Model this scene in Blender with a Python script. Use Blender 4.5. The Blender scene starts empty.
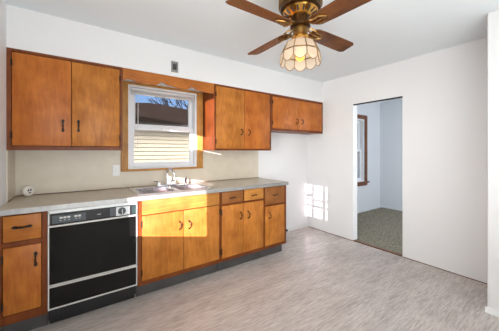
import bpy, bmesh, math, random
from mathutils import Vector, Matrix
PI = math.pi
S = bpy.context.scene
COL = S.collection

# ------------------------------------------------------------------ camera
cd = bpy.data.cameras.new('camera')
cam = bpy.data.objects.new('camera', cd); COL.objects.link(cam)
cam.location = (0.4228, -2.9432, 1.316)
cam.rotation_euler = (PI/2, 0, -math.atan(175.5/247.7))
cd.sensor_width = 36.0
cd.lens = 247.7/499*36
cd.shift_y = -14.5/499
cd.clip_start = 0.02
S.camera = cam

# ------------------------------------------------------------------ world / sun / lights / exposure
S.view_settings.view_transform = 'Standard'
S.view_settings.look = 'None'
S.view_settings.gamma = 1.0
S.view_settings.use_curve_mapping = False
S.view_settings.exposure = 0.0

w = bpy.data.worlds.new('sky'); S.world = w; w.use_nodes = True
nt = w.node_tree; nt.nodes.clear()
wo = nt.nodes.new('ShaderNodeOutputWorld'); bg = nt.nodes.new('ShaderNodeBackground')
tc = nt.nodes.new('ShaderNodeTexCoord'); sx = nt.nodes.new('ShaderNodeSeparateXYZ')
cr = nt.nodes.new('ShaderNodeValToRGB')
cr.color_ramp.elements[0].position = 0.0; cr.color_ramp.elements[0].color = (0.42, 0.62, 0.9, 1)
cr.color_ramp.elements[1].position = 0.4; cr.color_ramp.elements[1].color = (0.14, 0.34, 0.8, 1)
nt.links.new(tc.outputs['Generated'], sx.inputs[0])
nt.links.new(sx.outputs['Z'], cr.inputs[0])
sy = nt.nodes.new('ShaderNodeMapRange'); sy.inputs[1].default_value = .25; sy.inputs[2].default_value = -.7
nt.links.new(sx.outputs['Y'], sy.inputs[0])
mxw = nt.nodes.new('ShaderNodeMix'); mxw.data_type = 'RGBA'
nt.links.new(sy.outputs[0], mxw.inputs[0]); nt.links.new(cr.outputs[0], mxw.inputs[6]); mxw.inputs[7].default_value = (4.2, 3.8, 3.2, 1)
nt.links.new(mxw.outputs[2], bg.inputs['Color'])
bg.inputs['Strength'].default_value = 1.0
nt.links.new(bg.outputs[0], wo.inputs['Surface'])

def light(name, kind, loc, energy, color=(1, 1, 1), target=None, **kw):
    ld = bpy.data.lights.new(name, kind); ld.energy = energy; ld.color = color
    for k, v in kw.items(): setattr(ld, k, v)
    o = bpy.data.objects.new(name, ld); COL.objects.link(o); o.location = loc
    if target is not None:
        o.rotation_euler = (Vector(target)-Vector(loc)).to_track_quat('-Z', 'Y').to_euler()
    return o

KY, KZ = 1.2, 0.20                       # low sun: travels +x, 1.2 y per x, drops 0.2 per x
SUN = light('sun', 'SUN', (-4, -6, 3), 20.0, (1.0, 0.85, 0.96), target=(-4+1, -6+KY, 3-KZ), angle=0.004)
light('rear_fill', 'AREA', (1.6, -5.75, 1.35), 7, (0.97, 0.985, 1.0), target=(1.7, 0, .2), shape='RECTANGLE', size=2.8, size_y=1.7, spread=2.2)  # added fill lamp; the rear wall has no window
light('left_window_daylight', 'AREA', (.06, -2.05, 1.30), 12.5, (0.98, 0.99, 1.0), target=(3.7, -.5, 1.0), shape='RECTANGLE', size=1.0, size_y=1.1, spread=1.35)
light('bounce_flash', 'AREA', (0.95, -4.2, 1.0), 80, (0.955, 0.985, 1.0), target=(0.95, -3.7, 2.44), shape='RECTANGLE', size=1.7, size_y=2.2)
light('bedroom_fill', 'AREA', (5.2, -3.1, 1.5), 46, (0.92, 0.955, 1.0), target=(5.2, 0, 1.2), shape='RECTANGLE', size=1.8, size_y=1.6)  # added fill lamp at the windowless front wall, facing the bedroom window

# ------------------------------------------------------------------ materials
def mat(name, color, rough=0.5, metal=0.0, noise=0.0, scale=6.0, bump=0.0, spec=0.5, coat=0.0):
    m = bpy.data.materials.new(name); m.use_nodes = True
    n = m.node_tree.nodes; L = m.node_tree.links; b = n['Principled BSDF']
    b.inputs['Base Color'].default_value = (*color, 1); b.inputs['Roughness'].default_value = rough
    b.inputs['Metallic'].default_value = metal; b.inputs['Specular IOR Level'].default_value = spec
    b.inputs['Coat Weight'].default_value = coat
    tcn = n.new('ShaderNodeTexCoord'); no = n.new('ShaderNodeTexNoise'); no.inputs['Scale'].default_value = scale
    no.inputs['Detail'].default_value = 4
    L.new(tcn.outputs['Object'], no.inputs['Vector'])
    if noise > 0:
        r = n.new('ShaderNodeValToRGB')
        r.color_ramp.elements[0].position = .3; r.color_ramp.elements[1].position = .7
        r.color_ramp.elements[0].color = (*[c*(1-noise) for c in color], 1)
        r.color_ramp.elements[1].color = (*[min(1, c*(1+noise)) for c in color], 1)
        L.new(no.outputs['Fac'], r.inputs[0]); L.new(r.outputs[0], b.inputs['Base Color'])
    if bump > 0:
        bp = n.new('ShaderNodeBump'); bp.inputs['Strength'].default_value = bump; bp.inputs['Distance'].default_value = .01
        L.new(no.outputs['Fac'], bp.inputs['Height']); L.new(bp.outputs[0], b.inputs['Normal'])
    return m

def wood(name, dark, light_, grain=(13, 13, 1.9), rough=0.4, blotch=0.5, coat=0.06):
    m = bpy.data.materials.new(name); m.use_nodes = True
    n = m.node_tree.nodes; L = m.node_tree.links; b = n['Principled BSDF']
    b.inputs['Roughness'].default_value = rough; b.inputs['Coat Weight'].default_value = coat
    b.inputs['Coat Roughness'].default_value = .25; b.inputs['Specular IOR Level'].default_value = .25
    t = n.new('ShaderNodeTexCoord'); oi = n.new('ShaderNodeObjectInfo')
    ad = n.new('ShaderNodeVectorMath'); ad.operation = 'ADD'
    ml = n.new('ShaderNodeMath'); ml.operation = 'MULTIPLY'; ml.inputs[1].default_value = 37.0
    L.new(oi.outputs['Random'], ml.inputs[0]); L.new(t.outputs['Object'], ad.inputs[0]); L.new(ml.outputs[0], ad.inputs[1])
    mp = n.new('ShaderNodeMapping'); mp.inputs['Scale'].default_value = grain
    L.new(ad.outputs[0], mp.inputs[0])
    n1 = n.new('ShaderNodeTexNoise'); n1.inputs['Scale'].default_value = 2.2; n1.inputs['Detail'].default_value = 6
    n1.inputs['Roughness'].default_value = .6; n1.inputs['Distortion'].default_value = 1.2
    L.new(mp.outputs[0], n1.inputs['Vector'])
    n2 = n.new('ShaderNodeTexNoise'); n2.inputs['Scale'].default_value = 7; n2.inputs['Detail'].default_value = 3
    L.new(ad.outputs[0], n2.inputs['Vector'])
    mx = n.new('ShaderNodeMix'); mx.data_type = 'FLOAT'; mx.inputs[0].default_value = blotch
    L.new(n1.outputs['Fac'], mx.inputs[2]); L.new(n2.outputs['Fac'], mx.inputs[3])
    r = n.new('ShaderNodeValToRGB'); r.color_ramp.elements[0].position = .33; r.color_ramp.elements[1].position = .62
    r.color_ramp.elements[0].color = (*dark, 1); r.color_ramp.elements[1].color = (*light_, 1)
    L.new(mx.outputs[0], r.inputs[0]); L.new(r.outputs[0], b.inputs['Base Color'])
    return m

def clear(name, tint=(1, 1, 1), gloss=0.12):
    m = bpy.data.materials.new(name); m.use_nodes = True
    n = m.node_tree.nodes; L = m.node_tree.links; n.clear()
    o = n.new('ShaderNodeOutputMaterial'); t = n.new('ShaderNodeBsdfTransparent'); g = n.new('ShaderNodeBsdfGlossy')
    g.inputs['Roughness'].default_value = .03; t.inputs[0].default_value = (*tint, 1)
    f = n.new('ShaderNodeFresnel'); f.inputs[0].default_value = 1.3
    ml = n.new('ShaderNodeMath'); ml.operation = 'MULTIPLY'; ml.inputs[1].default_value = gloss*4
    L.new(f.outputs[0], ml.inputs[0])
    mx = n.new('ShaderNodeMixShader'); L.new(ml.outputs[0], mx.inputs[0]); L.new(t.outputs[0], mx.inputs[1]); L.new(g.outputs[0], mx.inputs[2])
    L.new(mx.outputs[0], o.inputs[0])
    return m

def floor_mat():
    m = bpy.data.materials.new('floor_vinyl'); m.use_nodes = True
    n = m.node_tree.nodes; L = m.node_tree.links; b = n['Principled BSDF']
    b.inputs['Roughness'].default_value = .27; b.inputs['Specular IOR Level'].default_value = .35
    t = n.new('ShaderNodeTexCoord')
    def nz(scale, sc, det=4):
        mp = n.new('ShaderNodeMapping'); mp.inputs['Scale'].default_value = sc; L.new(t.outputs['Object'], mp.inputs[0])
        q = n.new('ShaderNodeTexNoise'); q.inputs['Scale'].default_value = scale; q.inputs['Detail'].default_value = det
        L.new(mp.outputs[0], q.inputs['Vector']); return q
    a = nz(1.0, (7, 75, 1), 5); c = nz(1.0, (2.0, 9, 1), 3); d = nz(1.0, (18, 160, 1), 3)
    m1 = n.new('ShaderNodeMix'); m1.data_type = 'FLOAT'; m1.inputs[0].default_value = .35
    L.new(a.outputs['Fac'], m1.inputs[2]); L.new(c.outputs['Fac'], m1.inputs[3])
    m2 = n.new('ShaderNodeMix'); m2.data_type = 'FLOAT'; m2.inputs[0].default_value = .3
    L.new(m1.outputs[0], m2.inputs[2]); L.new(d.outputs['Fac'], m2.inputs[3])
    r = n.new('ShaderNodeValToRGB'); r.color_ramp.elements[0].position = .36; r.color_ramp.elements[1].position = .62
    r.color_ramp.elements[0].color = (.37, .312, .28, 1); r.color_ramp.elements[1].color = (.66, .60, .555, 1)
    L.new(m2.outputs[0], r.inputs[0]); L.new(r.outputs[0], b.inputs['Base Color'])
    bp = n.new('ShaderNodeBump'); bp.inputs['Strength'].default_value = .12; bp.inputs['Distance'].default_value = .004
    L.new(m2.outputs[0], bp.inputs['Height']); L.new(bp.outputs[0], b.inputs['Normal'])
    return m

def lap_mat(name, color, pitch):          # horizontal lap siding: each board a little darker at its lower lip
    m = bpy.data.materials.new(name); m.use_nodes = True
    n = m.node_tree.nodes; L = m.node_tree.links; b = n['Principled BSDF']; b.inputs['Roughness'].default_value = .7
    no = n.new('ShaderNodeTexNoise'); no.inputs['Scale'].default_value = 3
    r = n.new('ShaderNodeValToRGB'); r.color_ramp.elements[0].color = (*[c*.93 for c in color], 1); r.color_ramp.elements[1].color = (*color, 1)
    L.new(no.outputs['Fac'], r.inputs[0]); L.new(r.outputs[0], b.inputs['Base Color'])
    return m

def shade_mat():
    m = bpy.data.materials.new('capiz_shell'); m.use_nodes = True
    n = m.node_tree.nodes; L = m.node_tree.links; n.clear()
    o = n.new('ShaderNodeOutputMaterial'); t = n.new('ShaderNodeBsdfTranslucent'); d = n.new('ShaderNodeBsdfDiffuse')
    no = n.new('ShaderNodeTexNoise'); no.inputs['Scale'].default_value = 22
    r = n.new('ShaderNodeValToRGB'); r.color_ramp.elements[0].position = .3; r.color_ramp.elements[1].position = .7
    r.color_ramp.elements[0].color = (.74, .62, .48, 1); r.color_ramp.elements[1].color = (.86, .78, .68, 1)
    L.new(no.outputs['Fac'], r.inputs[0]); L.new(r.outputs[0], t.inputs[0]); L.new(r.outputs[0], d.inputs[0])
    g = n.new('ShaderNodeBsdfGlossy'); g.inputs['Roughness'].default_value = .2
    tr = n.new('ShaderNodeBsdfTransparent'); tr.inputs[0].default_value = (1, .95, .85, 1)
    mx = n.new('ShaderNodeMixShader'); mx.inputs[0].default_value = .45
    L.new(t.outputs[0], mx.inputs[1]); L.new(d.outputs[0], mx.inputs[2])
    m2 = n.new('ShaderNodeMixShader'); m2.inputs[0].default_value = .06
    L.new(mx.outputs[0], m2.inputs[1]); L.new(g.outputs[0], m2.inputs[2])
    m3 = n.new('ShaderNodeMixShader'); m3.inputs[0].default_value = .22
    L.new(m2.outputs[0], m3.inputs[1]); L.new(tr.outputs[0], m3.inputs[2])
    L.new(m3.outputs[0], o.inputs[0])
    return m

def emit(name, color, s):
    m = bpy.data.materials.new(name); m.use_nodes = True
    n = m.node_tree.nodes; L = m.node_tree.links; n.clear()
    o = n.new('ShaderNodeOutputMaterial'); e = n.new('ShaderNodeEmission'); e.inputs[0].default_value = (*color, 1); e.inputs[1].default_value = s
    L.new(e.outputs[0], o.inputs[0]); return m

M = dict(
    wall=mat('wall_paint', (.82, .816, .81), .55, noise=.012, scale=2),
    ceil=mat('ceiling_paint', (.81, .865, .885), .8, noise=.01, scale=2),
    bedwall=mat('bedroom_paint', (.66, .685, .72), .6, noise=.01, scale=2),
    white=mat('white_gloss_paint', (.82, .82, .81), .35, noise=.01),
    vinyl=mat('white_vinyl', (.80, .81, .82), .35, noise=.01),
    carpet=mat('carpet_pile', (.235, .21, .16), .95, noise=.45, scale=38, bump=.8, spec=.1),
    floor=floor_mat(),
    splash=mat('backsplash_laminate', (.66, .59, .47), .35, noise=.04, scale=9),
    counter=mat('counter_laminate', (.57, .485, .365), .28, noise=.09, scale=16),
    edge=mat('counter_metal_edge', (.42, .42, .41), .4, .6, noise=.1, scale=30),
    wA=wood('honey_maple', (.33, .085, .010), (.54, .168, .029)),
    wB=wood('golden_maple', (.32, .098, .011), (.57, .212, .038)),
    wG=wood('light_golden_maple', (.40, .19, .045), (.62, .34, .105)),
    wR=wood('reddish_maple', (.32, .085, .014), (.55, .185, .032)),
    wH=wood('horizontal_maple', (.31, .09, .014), (.55, .20, .036), grain=(1.1, 16, 16)),
    wHG=wood('horizontal_golden_maple', (.31, .11, .024), (.57, .25, .05), grain=(1.1, 16, 16)),
    wD=wood('walnut_toned_drawer', (.20, .072, .018), (.32, .12, .032), grain=(1.1, 16, 16)),
    frame=wood('red_brown_frame', (.11, .025, .005), (.225, .055, .010)),
    frameg=wood('amber_frame', (.13, .031, .006), (.25, .064, .012)),
    casing=wood('pine_casing', (.34, .15, .03), (.56, .28, .07)),
    valance=wood('valance_maple', (.34, .10, .016), (.50, .165, .030), grain=(1.1, 16, 16)),
    brown=wood('dark_brown_trim', (.10, .035, .015), (.20, .075, .035)),
    toe=mat('toe_kick_vinyl', (.075, .072, .07), .6, noise=.2),
    iron=mat('dark_bronze', (.030, .018, .012), .42, .5, noise=.2, scale=40),
    bronze=mat('aged_bronze', (.075, .035, .016), .38, .7, noise=.3, scale=40),
    steel=mat('stainless_steel', (.62, .63, .64), .24, 1.0, noise=.05, scale=20),
    chrome=mat('chrome', (.75, .75, .76), .1, 1.0, noise=.02),
    black=mat('black_glass', (.006, .006, .005), .08, noise=.2, spec=.25),
    blackp=mat('black_plastic', (.008, .008, .009), .45, noise=.15),
    greyp=mat('grey_plastic', (.065, .078, .088), .4, noise=.1),
    silver=mat('brushed_silver', (.58, .60, .59), .35, .6, noise=.08, scale=30),
    greend=mat('dark_green_plastic', (.02, .05, .045), .4, noise=.1),
    whitem=mat('white_enamel', (.68, .66, .62), .3, noise=.01),
    ivory=mat('ivory_plastic', (.80, .77, .70), .4, noise=.02),
    darkp=mat('dark_brown_plastic', (.035, .03, .028), .45, noise=.2),
    plate=mat('grey_metal_plate', (.34, .34, .33), .35, .7, noise=.1, scale=30),
    brass=mat('polished_brass', (.78, .42, .09), .22, 1.0, noise=.12, scale=30),
    abrass=mat('antique_brass', (.28, .15, .045), .30, 1.0, noise=.35, scale=30),
    hubm=mat('dark_antique_brass', (.09, .045, .018), .32, .9, noise=.4, scale=30),
    blade=wood('fan_blade_wood', (.065, .020, .006), (.17, .056, .013), grain=(2, 14, 14), rough=.22, coat=.5),
    bladey=wood('fan_blade_wood_lengthwise', (.065, .020, .006), (.17, .056, .013), grain=(14, 2, 14), rough=.22, coat=.5),
    shade=shade_mat(), bulb=emit('lit_bulb', (1.0, .62, .12), 1.8),
    glass=clear('window_glass', gloss=.05),
    siding=lap_mat('cream_lap_siding', (.84, .79, .70), .1),
    roof=mat('brown_shingles', (.020, .014, .010), .95, noise=.45, scale=14, bump=.5, spec=.03),
    fascia=mat('dark_fascia', (.012, .010, .010), .6, noise=.2),
    bark=mat('grey_bark', (.014, .015, .018), .95, noise=.3, scale=20, spec=.05),
    ground=mat('winter_lawn', (.20, .18, .10), .95, noise=.3, scale=4),
    blindm=mat('white_blind', (.78, .78, .77), .4, noise=.01),
    sun_mask=mat('cream_sun_mask', (.72, .68, .6), .9, noise=.03),  # for the added sun masks in the left window
)

# ------------------------------------------------------------------ mesh builder
class MB:
    def __init__(s): s.bm = bmesh.new()
    def box(s, x0, x1, y0, y1, z0, z1):
        v = [s.bm.verts.new(p) for p in ((x0,y0,z0),(x1,y0,z0),(x1,y1,z0),(x0,y1,z0),(x0,y0,z1),(x1,y0,z1),(x1,y1,z1),(x0,y1,z1))]
        for f in ((3,2,1,0),(4,5,6,7),(0,1,5,4),(1,2,6,5),(2,3,7,6),(3,0,4,7)): s.bm.faces.new([v[i] for i in f])
        return s
    def rbox(s, x0, x1, y0, y1, z0, z1, b=.003, seg=2):
        t = bmesh.new(); q = MB.__new__(MB); q.bm = t; q.box(x0, x1, y0, y1, z0, z1)
        bmesh.ops.bevel(t, geom=list(t.edges), offset=b, segments=seg, affect='EDGES', profile=.5)
        s.merge(t); return s
    def merge(s, t, mtx=None):
        if mtx: bmesh.ops.transform(t, matrix=mtx, verts=t.verts)
        me = bpy.data.meshes.new('t'); t.to_mesh(me); t.free(); s.bm.from_mesh(me); bpy.data.meshes.remove(me)
    def lathe(s, prof, c=(0,0,0), n=24, cap=True, axis='z'):
        rings = []
        for r, z in prof:
            ring = []
            for i in range(n):
                a = 2*PI*i/n; p = (r*math.cos(a), r*math.sin(a), z)
                if axis == 'y': p = (p[0], z, p[1])
                elif axis == 'x': p = (z, p[0], p[1])
                ring.append(s.bm.verts.new((c[0]+p[0], c[1]+p[1], c[2]+p[2])))
            rings.append(ring)
        for a, b in zip(rings, rings[1:]):
            for i in range(n): s.bm.faces.new((a[i], a[(i+1)%n], b[(i+1)%n], b[i]))
        if cap: s.bm.faces.new(rings[0][::-1]); s.bm.faces.new(rings[-1])
        return s
    def tube(s, pts, r, n=8):
        pts = [Vector(p) for p in pts]; rings = []
        for i, p in enumerate(pts):
            d = (pts[min(i+1, len(pts)-1)]-pts[max(i-1, 0)]).normalized()
            u = d.cross(Vector((0,0,1)))
            if u.length < .15: u = d.cross(Vector((1,0,0)))
            u.normalize(); v = d.cross(u)
            rr = r[i] if isinstance(r, (list, tuple)) else r
            rings.append([s.bm.verts.new(p+u*rr*math.cos(2*PI*k/n)+v*rr*math.sin(2*PI*k/n)) for k in range(n)])
        for a, b in zip(rings, rings[1:]):
            for k in range(n): s.bm.faces.new((a[k], a[(k+1)%n], b[(k+1)%n], b[k]))
        s.bm.faces.new(rings[0][::-1]); s.bm.faces.new(rings[-1]); return s
    def prism(s, pts, fn, t0, t1):
        a = [s.bm.verts.new(fn(u, v, t0)) for u, v in pts]; b = [s.bm.verts.new(fn(u, v, t1)) for u, v in pts]
        s.bm.faces.new(a[::-1]); s.bm.faces.new(b)
        for i in range(len(pts)):
            j = (i+1) % len(pts); s.bm.faces.new((a[i], a[j], b[j], b[i]))
        return s
    def build(s, name, m, parent=None, smooth=False, bevel=0):
        bmesh.ops.recalc_face_normals(s.bm, faces=s.bm.faces)
        me = bpy.data.meshes.new(name); s.bm.to_mesh(me); s.bm.free()
        me.materials.append(M[m] if isinstance(m, str) else m)
        if smooth:
            for p in me.polygons: p.use_smooth = True
            try: me.set_sharp_from_angle(angle=math.radians(40))
            except Exception: pass
        o = bpy.data.objects.new(name, me); COL.objects.link(o)
        if bevel:
            md = o.modifiers.new('bevel', 'BEVEL'); md.width = bevel; md.segments = 2; md.limit_method = 'ANGLE'
        if parent is not None:
            o.parent = parent
            base = Vector((0,0,0)); q = parent
            while q is not None: base += q.location; q = q.parent
            o.location = -base if not s.__dict__.get('local') else Vector((0,0,0))
        return o

def tag(o, label=None, cat=None, group=None, kind=None):
    if label: o['label'] = label
    if cat: o['category'] = cat
    if group: o['group'] = group
    if kind: o['kind'] = kind
    return o
def thing(name, label, cat, loc, group=None):
    o = bpy.data.objects.new(name, None); COL.objects.link(o); o.location = loc; o.empty_display_size = .05
    return tag(o, label, cat, group)
def struct(mb, name, m, **k):
    return tag(mb.build(name, m, **k), kind='structure')
def struct_root(name, loc):
    o = bpy.data.objects.new(name, None); COL.objects.link(o); o.location = loc
    return tag(o, kind='structure')

# ------------------------------------------------------------------ room shell
XR, H, T = 3.756, 2.44, 0.105
XB = 6.27                                   # far wall of the bedroom
struct(MB().box(-.12, XR+.03, -6.1, .15, -.06, 0), 'floor', 'floor')
struct(MB().box(XR+.03, XB+.1, -3.2, .15, -.06, 0.006), 'floor.001', 'carpet')
struct(MB().box(-.12, XB+.1, -6.1, .15, H, H+.1), 'ceiling', 'ceil')
# left wall with the two sunny window openings (in front of the camera, out of view)
def wall_with_holes(name, m, axis, p0, p1, u0, u1, holes):
    b = MB()
    def bx(a, c, z0, z1):
        if c-a < 1e-4 or z1-z0 < 1e-4: return
        if axis == 'x': b.box(p0, p1, a, c, z0, z1)
        else: b.box(a, c, p0, p1, z0, z1)
    u = u0
    for (a, c, z0, z1) in holes:
        bx(u, a, 0, H); bx(a, c, 0, z0); bx(a, c, z1, H); u = c
    bx(u, u1, 0, H)
    return struct(b, name, m)
W1 = (-2.60, -1.57, .74, 2.32); W2 = (-5.054, -4.42, .94, 1.504)
wall_with_holes('wall_left', 'wall', 'x', -.12, 0, -6, .15, [W2, W1])
wall_with_holes('wall_back', 'wall', 'y', 0, .125, 0, XR+T, [(.90, 1.685, 1.115, 2.04)])
wall_with_holes('wall_right', 'wall', 'x', XR, XR+T, -2.423, 0, [(-1.53, -.86, 0, 2.0)])
struct(MB().box(3.195, XR+T, -6, -2.423, 0, H), 'wall_side', 'wall')
struct(MB().box(-.12, XR+T, -6.1, -6, 0, H), 'wall_rear', 'wall')
struct(MB().box(0, XR, -.32, 0, 2.112, H), 'soffit', 'wall')
# bedroom
wall_with_holes('wall_bedroom_back', 'bedwall', 'y', 0, .15, XR+T, XB+.1, [(4.72, 5.56, .66, 2.0)])
struct(MB().box(XB, XB+.1, -3.2, 0, 0, H), 'wall_bedroom_far', 'bedwall')
struct(MB().box(XR+T, XB+.1, -3.3, -3.2, 0, H), 'wall_bedroom_front', 'bedwall')
struct(MB().box(XR+T+.001, XR+T+.006, -3.2, -1.53, 0, H).box(XR+T+.001, XR+T+.006, -.86, 0, 0, H).box(XR+T+.001, XR+T+.006, -1.53, -.86, 2.0, H), 'wall_bedroom_near', 'bedwall')
struct(MB().box(XB-.03, XB-.001, -.03, -.001, .006, H), 'trim_1', 'bedwall')
struct(MB().box(XB-.012, XB, -3.2, -.03, .006, .055).box(XR+T+.01, XB-.03, -.012, 0, .006, .055), 'baseboard_bedroom', 'bedwall')
struct(MB().box(XR-.002, XR+.045, -1.53, -.86, 0, .009), 'trim_2', 'brown')            # threshold strip
struct(MB().box(2.68, XR, -.012, 0, 0, .06), 'baseboard_back', 'white')
struct(MB().box(0, .012, -1.5, -.62, 0, .09), 'baseboard_left', 'white')
# end of the side wall: casing board and baseboard
struct(MB().box(3.178, 3.195, -2.50, -2.418, 0, H).box(3.195, 3.28, -2.423, -2.411, 0, H), 'trim_3', 'white', bevel=.003)
struct(MB().prism([(3.178, 0), (3.178, .045), (3.172, .035), (3.162, 0)], lambda u, v, y: (u, y, v), -6, -2.402), 'baseboard_side', 'white')
struct(MB().box(XR-.004, XR, -2.42, -1.535, 0, .006).box(XR-.004, XR, -.855, 0, 0, .006), 'caulk_line_right', 'brown')  # thin dark caulk line at the floor, no baseboard here

# sunny windows in the left wall
def left_window(name, wdw, bars_y, bars_z, shade=None):
    y0, y1, z0, z1 = wdw
    r = struct_root(name, (-.06, y0, z0))
    f = MB()
    f.box(-.005, .018, y0-.06, y0, z0-.06, z1+.06).box(-.005, .018, y1, y1+.06, z0-.06, z1+.06)
    f.box(-.005, .018, y0, y1, z1, z1+.06).box(-.005, .03, y0, y1, z0-.06, z0)
    f.build('window_casing', 'white', r)
    b = MB()
    for y, h in bars_y: b.box(-.075, -.05, y-h, y+h, z0, z1)
    for z, h, ya in bars_z: b.box(-.075, -.05, ya if ya else y0, y1, z-h, z+h)
    b.build('sash', 'white', r)
    MB().box(-.064, -.061, y0, y1, z0, z1).build('pane', 'glass', r)
    if shade:
        MB().box(-.045, -.042, y0, y1, shade[0], shade[1]).build('sun_mask_band', 'sun_mask', r)  # unseen band added to keep the sun off the backsplash
        MB().box(-.045, -.042, -2.25, y1, 1.86, z1).box(-.045, -.042, y0, -2.50, 1.86, z1).build('sun_mask_panel', 'sun_mask', r)  # unseen panels added to narrow the upper beam to a strip
left_window('window_3', W1, [], [(1.33, .03, 0)], (1.31, 1.68))
left_window('window_4', W2, [(-4.695, .019), (-4.927, .022)], [(1.248, .018, 0), (1.142, .022, 0), (1.315, .03, -4.695)])

# ------------------------------------------------------------------ kitchen window
r = struct_root('window_1', (1.29, 0, 1.1))
c = MB()
c.rbox(.828, .898, -.022, 0, 1.098, 2.066, .004).rbox(1.688, 1.766, -.022, 0, 1.098, 2.066, .004)
c.rbox(.898, 1.688, -.022, 0, 2.04, 2.066, .004)
c.build('window_casing', 'casing', r)
MB().rbox(.828, 1.766, -.034, 0, 1.096, 1.118, .004).build('window_stool', 'casing', r)
f = MB()                                              # white vinyl lining of the opening
f.box(.90, .925, 0, .125, 1.118, 2.04).box(1.665, 1.685, 0, .125, 1.118, 2.04).box(.925, 1.665, 0, .125, 2.015, 2.04).box(.925, 1.665, 0, .125, 1.118, 1.135)
f.build('window_frame', 'vinyl', r)
def sash(name, x0, x1, z0, z1, gx0, gx1, gz0, gz1, y0, y1):
    m_ = MB().box(x0, gx0, y0, y1, z0, z1).box(gx1, x1, y0, y1, z0, z1).box(gx0, gx1, y0, y1, z0, gz0).box(gx0, gx1, y0, y1, gz1, z1)
    o = m_.build(name, 'vinyl', r, bevel=.003)
    MB().box(gx0, gx1, (y0+y1)/2-.002, (y0+y1)/2+.002, gz0, gz1).build('pane', 'glass', o)
sash('upper_sash', .925, 1.665, 1.575, 2.015, .985, 1.622, 1.624, 1.982, .094, .122)
sash('lower_sash', .925, 1.665, 1.135, 1.605, .972, 1.628, 1.185, 1.552, .062, .092)
MB().rbox(1.27, 1.33, .040, .062, 1.565, 1.585, .003).build('sash_lock', 'white', r)

# mini blind, drawn up
t = thing('mini_blind', 'white mini blind drawn up at the window head with hanging wand', 'blind', (1.29, .03, 1.96))
MB().rbox(.93, 1.66, .012, .042, 1.985, 2.012, .003).build('headrail', 'blindm', t)
b = MB()
for k in range(9): b.box(.935, 1.655, .010, .044, 1.958+k*.003, 1.9595+k*.003)
b.build('slat_stack', 'blindm', t)
MB().rbox(.935, 1.655, .010, .044, 1.946, 1.956, .003).build('bottom_rail', 'blindm', t)
MB().tube([(1.00, .004, 1.985), (1.00, .002, 1.75), (1.00, .002, 1.33)], .0035, 6).build('wand', 'blindm', t)
MB().tube([(.972, .006, 1.985), (.972, .005, 1.6), (.973, .005, 1.40)], .0018, 5).tube([(.973, .005, 1.40), (.973, .005, 1.365)], [.003, .006], 6).build('pull_cord', 'blindm', t)

# bedroom window
r = struct_root('window_2', (5.2, 0, .6))
c = MB()
c.rbox(5.56, 5.65, -.022, 0, .585, 2.085, .004).rbox(4.63, 4.72, -.022, 0, .585, 2.085, .004).rbox(4.72, 5.56, -.022, 0, 2.0, 2.085, .004)
c.rbox(4.60, 5.68, -.055, 0, .63, .66, .004).rbox(4.64, 5.64, -.02, 0, .57, .63, .004)
c.build('window_casing', 'brown', r)
f = MB().box(4.72, 4.75, 0, .15, .66, 2.0).box(5.53, 5.56, 0, .15, .66, 2.0).box(4.75, 5.53, 0, .15, 1.97, 2.0).box(4.75, 5.53, 0, .15, .66, .69)
f.build('window_frame', 'vinyl', r)
for nm, z0, z1, y in (('upper_sash', 1.31, 1.97, .09), ('lower_sash', .69, 1.35, .05)):
    o = MB().box(4.75, 4.80, y, y+.03, z0, z1).box(5.48, 5.53, y, y+.03, z0, z1).box(4.8, 5.48, y, y+.03, z0, z0+.045).box(4.8, 5.48, y, y+.03, z1-.045, z1).build(nm, 'vinyl', r)
    MB().box(4.8, 5.48, y+.013, y+.017, z0+.045, z1-.045).build('pane', 'glass', o)

# ------------------------------------------------------------------ pulls, hinges
def spear_pull(parent, x, y, z, L, vert=True):
    """straight bar with spear-shaped plates, on the face plane y (facing -y)"""
    b = MB(); h = L/2
    fn = (lambda u, v, t: (x+v, y-t, z+u)) if vert else (lambda u, v, t: (x+u, y-t, z+v))
    for s in (-1, 1):
        pts = [(s*(h-.034), -.004), (s*(h-.030), -.007), (s*(h-.016), -.012), (s*(h-.006), -.006), (s*h, 0), (s*(h-.006), .006), (s*(h-.016), .012), (s*(h-.030), .007), (s*(h-.034), .004)]
        b.prism(pts, fn, 0, .004)
    P = lambda u, d: fn(u, 0, d)
    k = h-.022
    b.tube([P(-k, .003), P(-k*.9, .016), P(-k*.6, .022), P(0, .024), P(k*.6, .022), P(k*.9, .016), P(k, .003)], [.005, .0055, .006, .0075, .006, .0055, .005], 8)
    return b.build('pull', 'iron', parent, smooth=True)
def bail_pull(parent, x, y, z, L, vert=True):
    b = MB(); h = L/2
    fn = (lambda u, v, t: (x+v, y-t, z+u)) if vert else (lambda u, v, t: (x+u, y-t, z+v))
    for s in (-1, 1):
        pts = [(s*(h-.022), 0), (s*(h-.014), -.007), (s*(h-.006), -.008), (s*h, 0), (s*(h-.006), .008), (s*(h-.014), .007)]
        b.prism(pts, fn, 0, .004)
    k = h-.011
    bow = lambda u: .010*math.cos(PI/2*u/k)
    P = lambda u, d: fn(u, bow(u), d)
    us = [-1, -.92, -.7, -.35, 0, .35, .7, .92, 1]; ds = [.003, .013, .021, .025, .026, .025, .021, .013, .003]
    rs = [.004, .0045, .005, .006, .007, .006, .005, .0045, .004]
    b.tube([P(u*k, d) for u, d in zip(us, ds)], rs, 8)
    return b.build('pull', 'bronze', parent, smooth=True)
def hinge(parent, x, y, z, L=.05):
    b = MB().rbox(x-.006, x+.006, y-.004, y+.001, z-L/2, z+L/2, .001, 1)
    b.tube([(x, y-.005, z-L/2-.004), (x, y-.005, z+L/2+.004)], .004, 6)
    return b.build('hinge', 'iron', parent, smooth=True)

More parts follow.
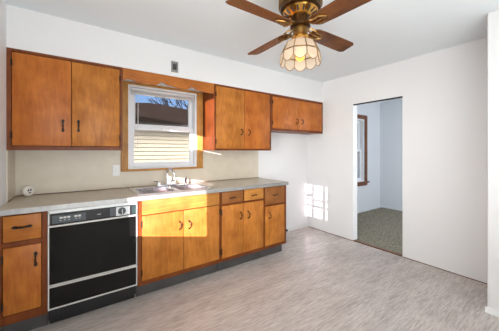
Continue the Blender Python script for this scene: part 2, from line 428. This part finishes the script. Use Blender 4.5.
def front(name, parent, x0, x1, z0, z1, yf, m, th=.016, proud=.005):
    return MB().rbox(x0, x1, yf-proud, yf-proud+th, z0, z1, .0035, 2).build(name, m, parent, smooth=True)
def face_frame(parent, bars, yf, m):
    b = MB()
    for (x0, x1, z0, z1) in bars: b.box(x0, x1, yf, yf+.019, z0, z1)
    return b.build('face_frame', m, parent)
def carcass(parent, x0, x1, yf, z0, z1, m, yb=-.002):
    """open-fronted box behind the face frame"""
    b = MB(); t = .014; y = yf+.019
    b.box(x0, x0+t, y, yb, z0, z1).box(x1-t, x1, y, yb, z0, z1).box(x0+t, x1-t, y, yb, z0, z0+t).box(x0+t, x1-t, y, yb, z1-t, z1)
    b.box(x0+t, x1-t, yb-.008, yb, z0+t, z1-t)
    b.box(x0+t, x1-t, y+.03, y+.036, z0+t, z1-t)
    return b.build('carcass', m, parent)

# ------------------------------------------------------------------ wall cabinets
UF = -.32
def upper(label, x0, x1, z0, z1, doors, m, fm, st=.028, top=.028, bot=.036, pulls=None, spear=False, hinges=()):
    t = thing('wall_cabinet', label, 'cabinet', ((x0+x1)/2, -.16, z0))
    carcass(t, x0+.002, x1-.002, UF, z0+.002, z1-.002, fm)
    dx = doors[0][0]; dz = doors[-1][1]
    g = .0045
    bars = [(x0, doors[0][0]-g, z0, z1), (doors[-1][1]+g, x1, z0, z1)]
    bars += [(doors[0][0]-g, doors[-1][1]+g, z1-top+g, z1), (doors[0][0]-g, doors[-1][1]+g, z0, z0+bot-g)]
    face_frame(t, bars, UF, fm)
    for i, (a, c_) in enumerate(doors):
        d = front('door', t, a, c_, z0+bot, z1-top, UF, m[i] if isinstance(m, (list, tuple)) else m)
        px, pz, L = pulls[i]
        (spear_pull if spear else bail_pull)(d, px, UF-.005, pz, L)
        hx = a-.002 if i == 0 else c_+.002
        for hz in hinges: hinge(d, hx, UF-.004, hz)
    return t
upper('double-door wooden wall cabinet left of the window, above the dishwasher', 0.0, .80, 1.322, 2.112, [(.031, .4035), (.408, .775)], ('wA', 'wB'), 'frame',
      pulls=[(.347, 1.53, .112), (.455, 1.533, .112)], spear=True, hinges=(2.0, 1.44))
upper('double-door wooden wall cabinet right of the window, tall one', 1.772, 2.648, 1.322, 2.112, [(1.795, 2.198), (2.202, 2.622)], ('wB', 'wA'), 'frame', bot=.024, top=.024,
      pulls=[(2.149, 1.556, .09), (2.266, 1.555, .09)], hinges=(1.99, 1.43))
upper('short double-door wooden wall cabinet in the right corner', 2.652, XR-.003, 1.600, 2.112, [(2.676, 3.194), (3.198, 3.728)], ('wA', 'wA'), 'frame', bot=.034, top=.036,
      pulls=[(3.145, 1.76, .088), (3.255, 1.758, .088)], hinges=(2.0, 1.71))

# scalloped valance over the window
pts = []
N = 60
for i in range(N+1):
    x = .803 + (1.769-.803)*i/N
    z = 1.992
    for cx_, hgt, wd in ((.865, .020, .05), (1.17, .034, .036), (1.24, .016, .08), (1.50, .034, .036), (1.56, .012, .07)):
        z += hgt*math.exp(-((x-cx_)/wd)**2)
    pts.append((x, z))
pts += [(1.769, 2.110), (.803, 2.110)]
v = MB().prism(pts, lambda u, vv, t: (u, t, vv), -.32, -.301).build('window_valance', 'valance')
tag(v, 'scalloped wooden valance board bridging the two cabinets above the window', 'valance')
bpy.context.view_layer.update()

# outlet plate on the soffit
t = thing('wall_outlet', 'grey metal recessed outlet plate on white wall above the valance', 'outlet', (1.30, -.32, 2.155))
b = MB(); b.box(1.263, 1.337, -.327, -.3205, 2.156, 2.182).box(1.263, 1.337, -.327, -.3205, 2.246, 2.272).box(1.263, 1.279, -.327, -.3205, 2.182, 2.246).box(1.321, 1.337, -.327, -.3205, 2.182, 2.246)
b.build('cover_plate', 'plate', t, bevel=.002)
MB().box(1.279, 1.321, -.3225, -.3205, 2.182, 2.246).build('recess', 'darkp', t)
MB().rbox(1.287, 1.313, -.326, -.3225, 2.222, 2.238, .002).build('receptacle', 'greyp', t)

# ------------------------------------------------------------------ backsplash
s = MB().box(0.0, .828, -.006, -.0005, .921, 1.321).box(.828, 1.766, -.006, -.0005, .921, 1.094).box(1.766, 2.664, -.006, -.0005, .921, 1.321).box(.0005, .006, -.318, -.006, .921, 1.321)
bs = tag(s.build('backsplash', 'splash'), 'beige laminate backsplash running along the wall behind the counter', 'backsplash')
MB().box(.006, 2.664, -.0085, -.0061, .9205, .9255).box(.0061, .0085, -.318, -.0085, .9205, .9255).build('seam_strip', 'brown', bs)
t = thing('wall_switch', 'white rectangular switch plate on beige backsplash left of the window', 'switch', (.784, -.006, 1.05))
MB().rbox(.751, .818, -.011, -.006, 1.052, 1.168, .002).build('cover_plate', 'white', t)
MB().rbox(.779, .790, -.019, -.011, 1.098, 1.122, .002).build('toggle', 'ivory', t)

# ------------------------------------------------------------------ base cabinets
BF, ZT = -.61, .884
def base(label, x0, x1, frame_m, bars, z0=.128):
    t = thing('base_cabinet', label, 'cabinet', ((x0+x1)/2, -.3, 0))
    carcass(t, x0+.002, x1-.002, BF, z0, ZT-.002, frame_m, yb=-.01)
    MB().box(x0+.002, x1-.002, -.53, -.515, 0, z0-.001).build('toe_kick', 'toe', t)
    face_frame(t, bars, BF, frame_m)
    return t
g = .0045
# left: one drawer over one door
t = base('narrow reddish base cabinet left of the dishwasher, in the corner', .004, .264, 'frame',
         [(.004, .029-g, .128, ZT), (.230+g, .264, .128, ZT), (.026, .233, ZT-.012, ZT), (.026, .233, .655, .688), (.026, .233, .128, .190)])
d = front('drawer', t, .029, .230, .691, .869, BF, 'wH'); spear_pull(d, .127, BF-.005, .787, .115, False)
d = front('door', t, .029, .230, .193, .652, BF, 'wR'); spear_pull(d, .200, BF-.005, .545, .112)
for hz in (.58, .26): hinge(d, .0265, BF-.004, hz)
# sink base: false front over two doors
t = base('wide sink base cabinet with plain front panel and two doors', .878, 1.698, 'frameg',
         [(.878, .911-g, .128, ZT), (1.680+g, 1.698, .128, ZT), (.908, 1.683, ZT-.002, ZT), (.908, 1.683, .742, .746), (.908, 1.683, .128, .162)])
front('front_panel', t, .911, 1.680, .748, .880, BF, 'wHG')
d = front('door', t, .911, 1.288, .166, .739, BF, 'wB'); bail_pull(d, 1.250, BF-.005, .602, .095)
for hz in (.67, .24): hinge(d, .909, BF-.004, hz)
d = front('door', t, 1.292, 1.680, .166, .739, BF, 'wB'); bail_pull(d, 1.345, BF-.005, .592, .095)
for hz in (.67, .24): hinge(d, 1.684, BF-.004, hz)
# two drawers over two doors
t = base('base cabinet with two drawers over two golden doors', 1.702, 2.292, 'frame',
         [(1.702, 1.712-g, .128, ZT), (2.280+g, 2.292, .128, ZT), (1.709, 2.283, ZT-.004, ZT), (1.990, 2.000, .75, ZT), (1.709, 2.283, .728, .745), (1.709, 2.283, .128, .160)])
d = front('drawer', t, 1.712, 1.985, .748, .876, BF, 'wD'); bail_pull(d, 1.848, BF-.005, .800, .09, False)
d = front('drawer', t, 2.003, 2.280, .748, .876, BF, 'wHG'); bail_pull(d, 2.142, BF-.005, .798, .09, False)
d = front('door', t, 1.712, 1.988, .164, .724, BF, 'wB'); bail_pull(d, 1.945, BF-.005, .592, .095)
for hz in (.66, .24): hinge(d, 1.7095, BF-.004, hz, .06)
d = front('door', t, 1.992, 2.280, .164, .724, BF, 'wB'); bail_pull(d, 2.052, BF-.005, .588, .095)
# deep drawer over a narrow door
t = base('narrow base cabinet with deep drawer at right end of the counter', 2.296, 2.655, 'frame',
         [(2.296, 2.306-g, .128, ZT), (2.622+g, 2.655, .128, ZT), (2.303, 2.625, ZT-.006, ZT), (2.303, 2.625, .642, .662), (2.303, 2.625, .128, .160)])
d = front('drawer', t, 2.306, 2.622, .665, .874, BF, 'wD'); bail_pull(d, 2.474, BF-.005, .768, .095, False)
d = front('door', t, 2.306, 2.622, .164, .638, BF, 'wB'); bail_pull(d, 2.366, BF-.005, .53, .095)
MB().lathe([(.006, 0), (.006, .012), (.014, .016), (.016, .024), (.010, .032)], (2.655, -.60, .285), 12, axis='x').build('side_knob', 'darkp', t, smooth=True)

# ------------------------------------------------------------------ dishwasher
DF = -.62
t = thing('dishwasher', 'black built-in dishwasher with white trim between the cabinets', 'dishwasher', (.57, -.35, 0))
MB().box(.270, .868, -.585, -.04, .06, .875).build('tub', 'blackp', t)
MB().box(.272, .866, -.53, -.50, 0, .135).build('kick_plate', 'blackp', t)
MB().rbox(.267, .871, DF-.004, -.585, .852, .880, .004).build('top_trim', 'silver', t)
cp = MB().rbox(.267, .871, DF, -.585, .770, .850, .003).build('control_panel', 'blackp', t)
MB().rbox(.292, .500, DF-.004, DF+.002, .778, .838, .002).build('button_module', 'greyp', cp)
for k, x in enumerate((.335, .358, .381, .425, .448)):
    MB().rbox(x, x+.019, DF-.009, DF-.004, .812, .825, .0015).build('button', 'whitem', cp)
for x in (.335, .362, .386, .430, .452): MB().box(x, x+.012, DF-.0046, DF-.004, .797, .801).build('button_caption', 'silver', cp)
MB().box(.575, .600, DF-.0006, DF, .806, .810).build('badge', 'whitem', cp)
MB().rbox(.664, .706, DF-.002, DF+.002, .776, .846, .001).build('grey_insert', 'greyp', cp)
MB().rbox(.708, .812, DF-.003, DF+.002, .774, .848, .002).build('dial_plate', 'silver', cp)
k = MB().lathe([(.030, 0), (.030, .004), (.023, .006), (.021, .022), (.017, .024)], (0, 0, 0), 24, axis='y')
bmesh.ops.transform(k.bm, matrix=Matrix.Translation((.752, DF-.003, .812)) @ Matrix.Rotation(PI, 4, 'Z'), verts=k.bm.verts)
kn = k.build('timer_dial', 'greyp', cp, smooth=True)
MB().rbox(.7495, .7545, DF-.031, DF-.022, .792, .832, .001).build('dial_grip', 'silver', kn)
MB().rbox(.832, .862, DF-.002, DF+.002, .776, .846, .001).build('green_insert', 'greend', cp)
def trim_frame(parent, x0, x1, z0, z1, w_=.011, wt=None, wb=None):
    wt = wt or w_; wb = wb or w_
    b = MB().box(x0, x0+w_, DF-.004, DF+.01, z0, z1).box(x1-w_, x1, DF-.004, DF+.01, z0, z1).box(x0+w_, x1-w_, DF-.004, DF+.01, z1-wt, z1).box(x0+w_, x1-w_, DF-.004, DF+.01, z0, z0+wb)
    return b.build('trim', 'whitem', parent)
d = MB().rbox(.268, .870, DF, -.585, .325, .766, .002).build('door', 'black', t)
trim_frame(d, .267, .871, .325, .766, .008, .012, .008)
d = MB().rbox(.268, .870, DF, -.585, .150, .320, .002).build('access_panel', 'black', t)
trim_frame(d, .267, .871, .150, .320, .008, .009, .010)
MB().rbox(.267, .2765, DF-.004, DF+.01, .770, .880, .001).build('side_trim', 'whitem', t)
MB().rbox(.8625, .871, DF-.004, DF+.01, .770, .880, .001).build('side_trim', 'whitem', t)

# ------------------------------------------------------------------ countertop, sink, faucet
CX1 = 2.668
SX0, SX1, SY0, SY1 = .890, 1.640, -.570, -.075
b = MB()
HX0, HX1, HY0, HY1 = SX0+.015, SX1-.015, SY0+.015, SY1-.015
for (x0, x1, y0, y1) in ((.002, HX0, -.634, -.007), (HX1, CX1-.004, -.634, -.007), (HX0, HX1, -.634, HY0), (HX0, HX1, HY1, -.007)):
    b.box(x0, x1, y0, y1, .8845, .9195)
ct = b.build('countertop', 'counter')
tag(ct, 'light grey-beige laminate countertop with metal edge over the base cabinets', 'countertop')
b = MB().box(.002, CX1, -.642, -.634, .882, .921).box(CX1-.004, CX1, -.634, -.007, .882, .921)
b.build('edge_strip', 'edge', ct, bevel=.003)
t = thing('kitchen_sink', 'stainless double bowl sink set in the counter under the window', 'sink', (1.265, -.32, .92))
BW = [(.935, 1.235), (1.295, 1.595)]; BY0, BY1 = -.535, -.165
b = MB(); z0, z1 = .9197, .9255
xs = [SX0, BW[0][0], BW[0][1], BW[1][0], BW[1][1], SX1]
b.box(SX0, SX1, SY0, BY0, z0, z1).box(SX0, SX1, BY1, SY1, z0, z1)
b.box(xs[0], xs[1], BY0, BY1, z0, z1).box(xs[2], xs[3], BY0, BY1, z0, z1).box(xs[4], xs[5], BY0, BY1, z0, z1)
b.build('rim', 'steel', t, bevel=.002)
for (x0, x1) in BW:
    b = MB(); zb = .775; th = .002
    b.box(x0, x0+th, BY0, BY1, zb, z0).box(x1-th, x1, BY0, BY1, zb, z0).box(x0, x1, BY0, BY0+th, zb, z0).box(x0, x1, BY1-th, BY1, zb, z0).box(x0, x1, BY0, BY1, zb-th, zb)
    o = b.build('bowl', 'steel', t)
    MB().lathe([(.045, 0), (.045, .003), (.034, .004), (.028, .0015), (.006, .0015)], ((x0+x1)/2, (BY0+BY1)/2, zb+.0003), 24).build('drain', 'chrome', o, smooth=True)
t = thing('faucet', 'chrome gooseneck faucet with lever handles behind the double sink', 'faucet', (1.265, -.12, .9255))
MB().rbox(1.165, 1.393, -.145, -.098, .9258, .942, .006, 3).build('deck_plate', 'chrome', t, smooth=True)
pts = [(1.285, -.12, .94), (1.285, -.12, 1.06)]
for i in range(1, 13):
    a = PI*i/12; pts.append((1.285+.02*(1-math.cos(a)), -.12-.055*(1-math.cos(a)), 1.06+.055*math.sin(a)))
pts.append((pts[-1][0], pts[-1][1], 1.035))
MB().tube(pts, [.013]+[.0095]*(len(pts)-1), 10).build('spout', 'chrome', t, smooth=True)
for x, s_ in ((1.19, -1), (1.34, 1)):
    h_ = MB().lathe([(.021, .942), (.019, .955), (.015, .972), (.012, .978)], (x, -.12, 0), 16).build('valve', 'chrome', t, smooth=True)
    MB().tube([(x, -.12, .972), (x+s_*.03, -.125, .982), (x+s_*.055, -.135, .985)], [.007, .006, .007], 8).build('lever', 'chrome', h_, smooth=True)
sp = thing('side_sprayer', 'small chrome sink sprayer standing right of the faucet', 'sprayer', (1.50, -.12, .9255))
MB().lathe([(.022, .9258), (.020, .935), (.013, .940), (.013, .975), (.017, .985), (.017, 1.005), (.010, 1.012)], (1.50, -.12, 0), 16).build('body', 'chrome', sp, smooth=True)
MB().tube([(1.50, -.137, .998), (1.50, -.150, .990)], [.005, .004], 6).build('trigger', 'blackp', sp, smooth=True)

# white round dial standing on the counter
t = thing('kitchen_timer', 'small round white dial with dark centre marks standing on left counter', 'timer', (.085, -.06, .9197))
k = MB().lathe([(.040, 0), (.046, .004), (.046, .018), (.042, .024), (.030, .026)], (0, 0, 0), 28, axis='y')
bmesh.ops.transform(k.bm, matrix=Matrix.Translation((.088, -.048, .9665)) @ Matrix.Rotation(PI+.75, 4, 'Z'), verts=k.bm.verts)
k.build('case', 'ivory', t, smooth=True)
k = MB().rbox(-.015, -.004, -.029, -.0255, -.002, .016, .001).rbox(.004, .015, -.029, -.0255, .000, .018, .001).rbox(-.006, .010, -.029, -.0255, -.020, -.010, .001)
bmesh.ops.transform(k.bm, matrix=Matrix.Translation((.088, -.048, .9665)) @ Matrix.Rotation(.75, 4, 'Z'), verts=k.bm.verts)
k.build('dial_marks', 'darkp', t)

# ------------------------------------------------------------------ doorway track
t = thing('door_track', 'thin dark sliding track under the top of the doorway opening', 'track', (XR+.02, -1.2, 1.99))
b = MB().box(XR+.002, XR+.006, -1.529, -.861, 1.984, 1.9995).box(XR+.022, XR+.026, -1.529, -.861, 1.984, 1.9995).box(XR+.006, XR+.022, -1.529, -.861, 1.996, 1.9995)
b.build('rail', 'blackp', t)

# ------------------------------------------------------------------ ceiling fan
FX, FY = 1.644, -1.80
t = thing('ceiling_fan', 'brass ceiling fan with four wood blades and a lit shell lamp shade', 'ceiling fan', (FX, FY, 2.44))
C0 = (FX, FY, 0)
MB().lathe([(.075, 2.438), (.080, 2.41), (.075, 2.372), (.05, 2.358)], C0, 32).build('canopy', 'abrass', t, smooth=True)
hb = MB().lathe([(.05, 2.362), (.118, 2.352), (.134, 2.335), (.136, 2.262), (.130, 2.244), (.112, 2.236)], C0, 40).build('motor_housing', 'hubm', t, smooth=True)
b = MB()
for i in range(36):                         # ribs round the housing
    a = 2*PI*i/36
    b.tube([(FX+.1365*math.cos(a), FY+.1365*math.sin(a), 2.334), (FX+.1375*math.cos(a), FY+.1375*math.sin(a), 2.264)], .0055, 5)
b.build('housing_ribs', 'abrass', hb, smooth=True)
b = MB().lathe([(.112, 2.2355), (.100, 2.222), (.066, 2.204), (.060, 2.200)], C0, 40).build('vent_ring', 'brass', hb, smooth=True)
v2 = MB()
for i in range(16):
    a = 2*PI*(i+.5)/16
    v2.tube([(FX+.107*math.cos(a), FY+.107*math.sin(a), 2.2275), (FX+.078*math.cos(a), FY+.078*math.sin(a), 2.2085)], .0055, 6)
v2.build('vent_slots', 'darkp', b)
MB().lathe([(.058, 2.2000), (.062, 2.19), (.060, 2.165), (.066, 2.155), (.066, 2.135), (.05, 2.128)], C0, 32).build('rotor_hub', 'hubm', t, smooth=True)
MB().lathe([(.048, 2.128), (.052, 2.115), (.046, 2.095), (.050, 2.082), (.040, 2.072)], C0, 28).build('switch_housing', 'abrass', t, smooth=True)
MB().lathe([(.038, 2.0725), (.054, 2.068), (.056, 2.058), (.050, 2.050)], C0, 28).build('shade_fitter', 'brass', t, smooth=True)
def blade(ang):
    R = Matrix.Translation((FX, FY, 2.135)) @ Matrix.Rotation(ang, 4, 'Z')
    P = R @ Matrix.Translation((.122, 0, -.012)) @ Matrix.Rotation(math.radians(-13), 4, 'X')
    out = [(-.02, -.022), (-.008, -.040), (.02, -.052), (.10, -.057), (.30, -.062), (.393, -.062), (.420, -.048), (.420, .048), (.393, .062), (.30, .062), (.10, .057), (.02, .052), (-.008, .040), (-.02, .022)]
    m_ = MB().prism(out, lambda u, v, q: P @ Vector((u, v, q)), 0, .007)
    o = m_.build('fan_blade', 'blade' if abs(math.cos(ang)) > .5 else 'bladey', t, bevel=.002)
    k = MB()                                # ornate iron: two curling arms and a plate
    for s_ in (-1, 1):
        k.tube([R @ Vector((.060, s_*.012, .010)), R @ Vector((.085, s_*.030, -.002)), R @ Vector((.115, s_*.036, -.012)), P @ Vector((.005, s_*.026, -.006)), P @ Vector((.045, s_*.030, -.005)), P @ Vector((.075, s_*.012, -.005)), P @ Vector((.085, 0, -.005))], .0055, 6)
    k.tube([R @ Vector((.060, 0, .008)), R @ Vector((.10, 0, -.010)), P @ Vector((.0, 0, -.006)), P @ Vector((.085, 0, -.005))], .006, 6)
    for (u, v_) in ((.025, -.026), (.025, .026), (.085, 0)):
        k.merge(_ball(.008), P @ Matrix.Translation((u, v_, -.006)))
    k.build('blade_iron', 'abrass', o, smooth=True)
def _ball(r):
    q = bmesh.new(); bmesh.ops.create_uvsphere(q, u_segments=10, v_segments=6, radius=r); return q
for a in (0, PI/2, PI, -PI/2): blade(a)
# shell shade: upper band and lower petals of flat panels with brass came
NP = 10; A0 = math.radians(-136.8)-PI/NP
R0, Z0, R1, Z1, R2, Z2 = .050, 2.052, .124, 1.964, .133, 1.914
ZT_ = 1.890
def rp(rr, k, z): a = A0+2*PI*k/NP; return (FX+rr*math.cos(a), FY+rr*math.sin(a), z)
up = MB(); cm = MB()
Rm, Zm = .098, 2.022
for k in range(NP):
    for (ra, za, rb, zb) in ((R0, Z0, Rm, Zm), (Rm, Zm, R1, Z1)):
        up.bm.faces.new([up.bm.verts.new(p) for p in (rp(ra, k, za), rp(ra, k+1, za), rp(rb, k+1, zb), rp(rb, k, zb))])
    cm.tube([rp(R0, k, Z0), rp(Rm, k, Zm), rp(R1, k, Z1), rp(R2, k, Z2)], .003, 5)
    cm.tube([rp(R1, k, Z1), rp(R1, k+1, Z1)], .0042, 6)
    tip = [rp(R2, k, Z2), rp(R2*.985, k+.22, Z2-.021), rp(R2*.955, k+.5, ZT_-.006), rp(R2*.985, k+.78, Z2-.021), rp(R2, k+1, Z2)]
    cm.tube(tip, .0024, 5)
up.bm.verts.ensure_lookup_table()
bmesh.ops.remove_doubles(up.bm, verts=up.bm.verts, dist=1e-4)
sh = up.build('lamp_shade', 'shade', t)
for k in range(NP):
    p = MB()
    p.bm.faces.new([p.bm.verts.new(q) for q in (rp(R1, k, Z1), rp(R1, k+1, Z1), rp(R2, k+1, Z2), rp(R2*.985, k+.78, Z2-.021), rp(R2*.955, k+.5, ZT_-.006), rp(R2*.985, k+.22, Z2-.021), rp(R2, k, Z2))])
    p.build('shade_petal', 'shade', sh)
cm.build('brass_came', 'abrass', sh, smooth=True)
MB().lathe([(.012, 2.05), (.016, 2.02), (.014, 1.995)], C0, 16).build('lamp_socket', 'brass', t, smooth=True)
MB().lathe([(.013, 1.995), (.017, 1.982), (.028, 1.960), (.031, 1.945), (.027, 1.925), (.014, 1.913), (.003, 1.911)], C0, 20).build('light_bulb', 'bulb', t, smooth=True)
bl = light('fan_lamp_light', 'POINT', (FX, FY, 1.885), 0.35, (1.0, .72, .36), shadow_soft_size=.03)

# ------------------------------------------------------------------ outside
struct(MB().box(-30, 40, .2, 60, -.8, -.7), 'ground', 'ground')
struct(MB().box(-5, -.125, .13, 2.6, -.7, 2.7), 'sun_blocker_wing', 'siding')  # unseen block added to keep the sun off the neighbor's siding
t = thing('neighbor_house', 'cream sided house with brown hip roof seen through the kitchen window', 'house', (2.8, 7, -.7))
b = MB(); pitch = .105; z = -.7
b.box(-3.2, 8.8, 4.06, 10, -.7, 2.0)
while z < 1.98:                              # lap boards
    z2 = min(z+pitch, 2.0)
    b.prism([(3.985, z+.016), (4.010, z2), (4.06, z2), (4.06, z+.016)], lambda u, v, x: (x, u, v), -3.2, 8.8)
    z = z2
b.build('siding', 'siding', t)
b = MB(); ap = (2.8, 7, 3.16); ea = [(-3.6, 3.65, 2.02), (9.2, 3.65, 2.02), (9.2, 10.4, 2.02), (-3.6, 10.4, 2.02)]
vs = [b.bm.verts.new(p) for p in ea]; va = b.bm.verts.new(ap)
for i in range(4): b.bm.faces.new((vs[i], vs[(i+1) % 4], va))
b.bm.faces.new(vs[::-1]); b.build('roof', 'roof', t)
MB().box(-3.6, 9.2, 3.63, 3.66, 1.87, 2.03).build('fascia', 'fascia', t)
MB().box(-3.6, 9.2, 3.66, 4.02, 1.985, 2.0).build('eave_soffit', 'fascia', t)
random.seed(4)
tr = MB()
def grow(p, d, L, r, n):
    q = p + d*L
    tr.tube([p, (p+q)/2 + Vector((random.uniform(-.05, .05)*L, 0, random.uniform(-.05, .05)*L)), q], [r, r*.85, r*.7], 5)
    if n == 0: return
    for i in range(3):
        ax = Vector((random.gauss(0, 1), random.gauss(0, 1), random.gauss(0, .4))).normalized()
        dd = (Matrix.Rotation(random.uniform(.3, .75), 3, ax) @ d); dd.z += .08; dd.normalize()
        grow(p+(q-p)*random.uniform(.7, 1), dd, L*random.uniform(.66, .82), r*.62, n-1)
grow(Vector((6.9, 14, -.7)), Vector((0, 0, 1)), 2.6, .16, 5)
tag(tr.build('bare_tree', 'bark'), 'leafless tree behind the brown roof outside the window', 'tree')
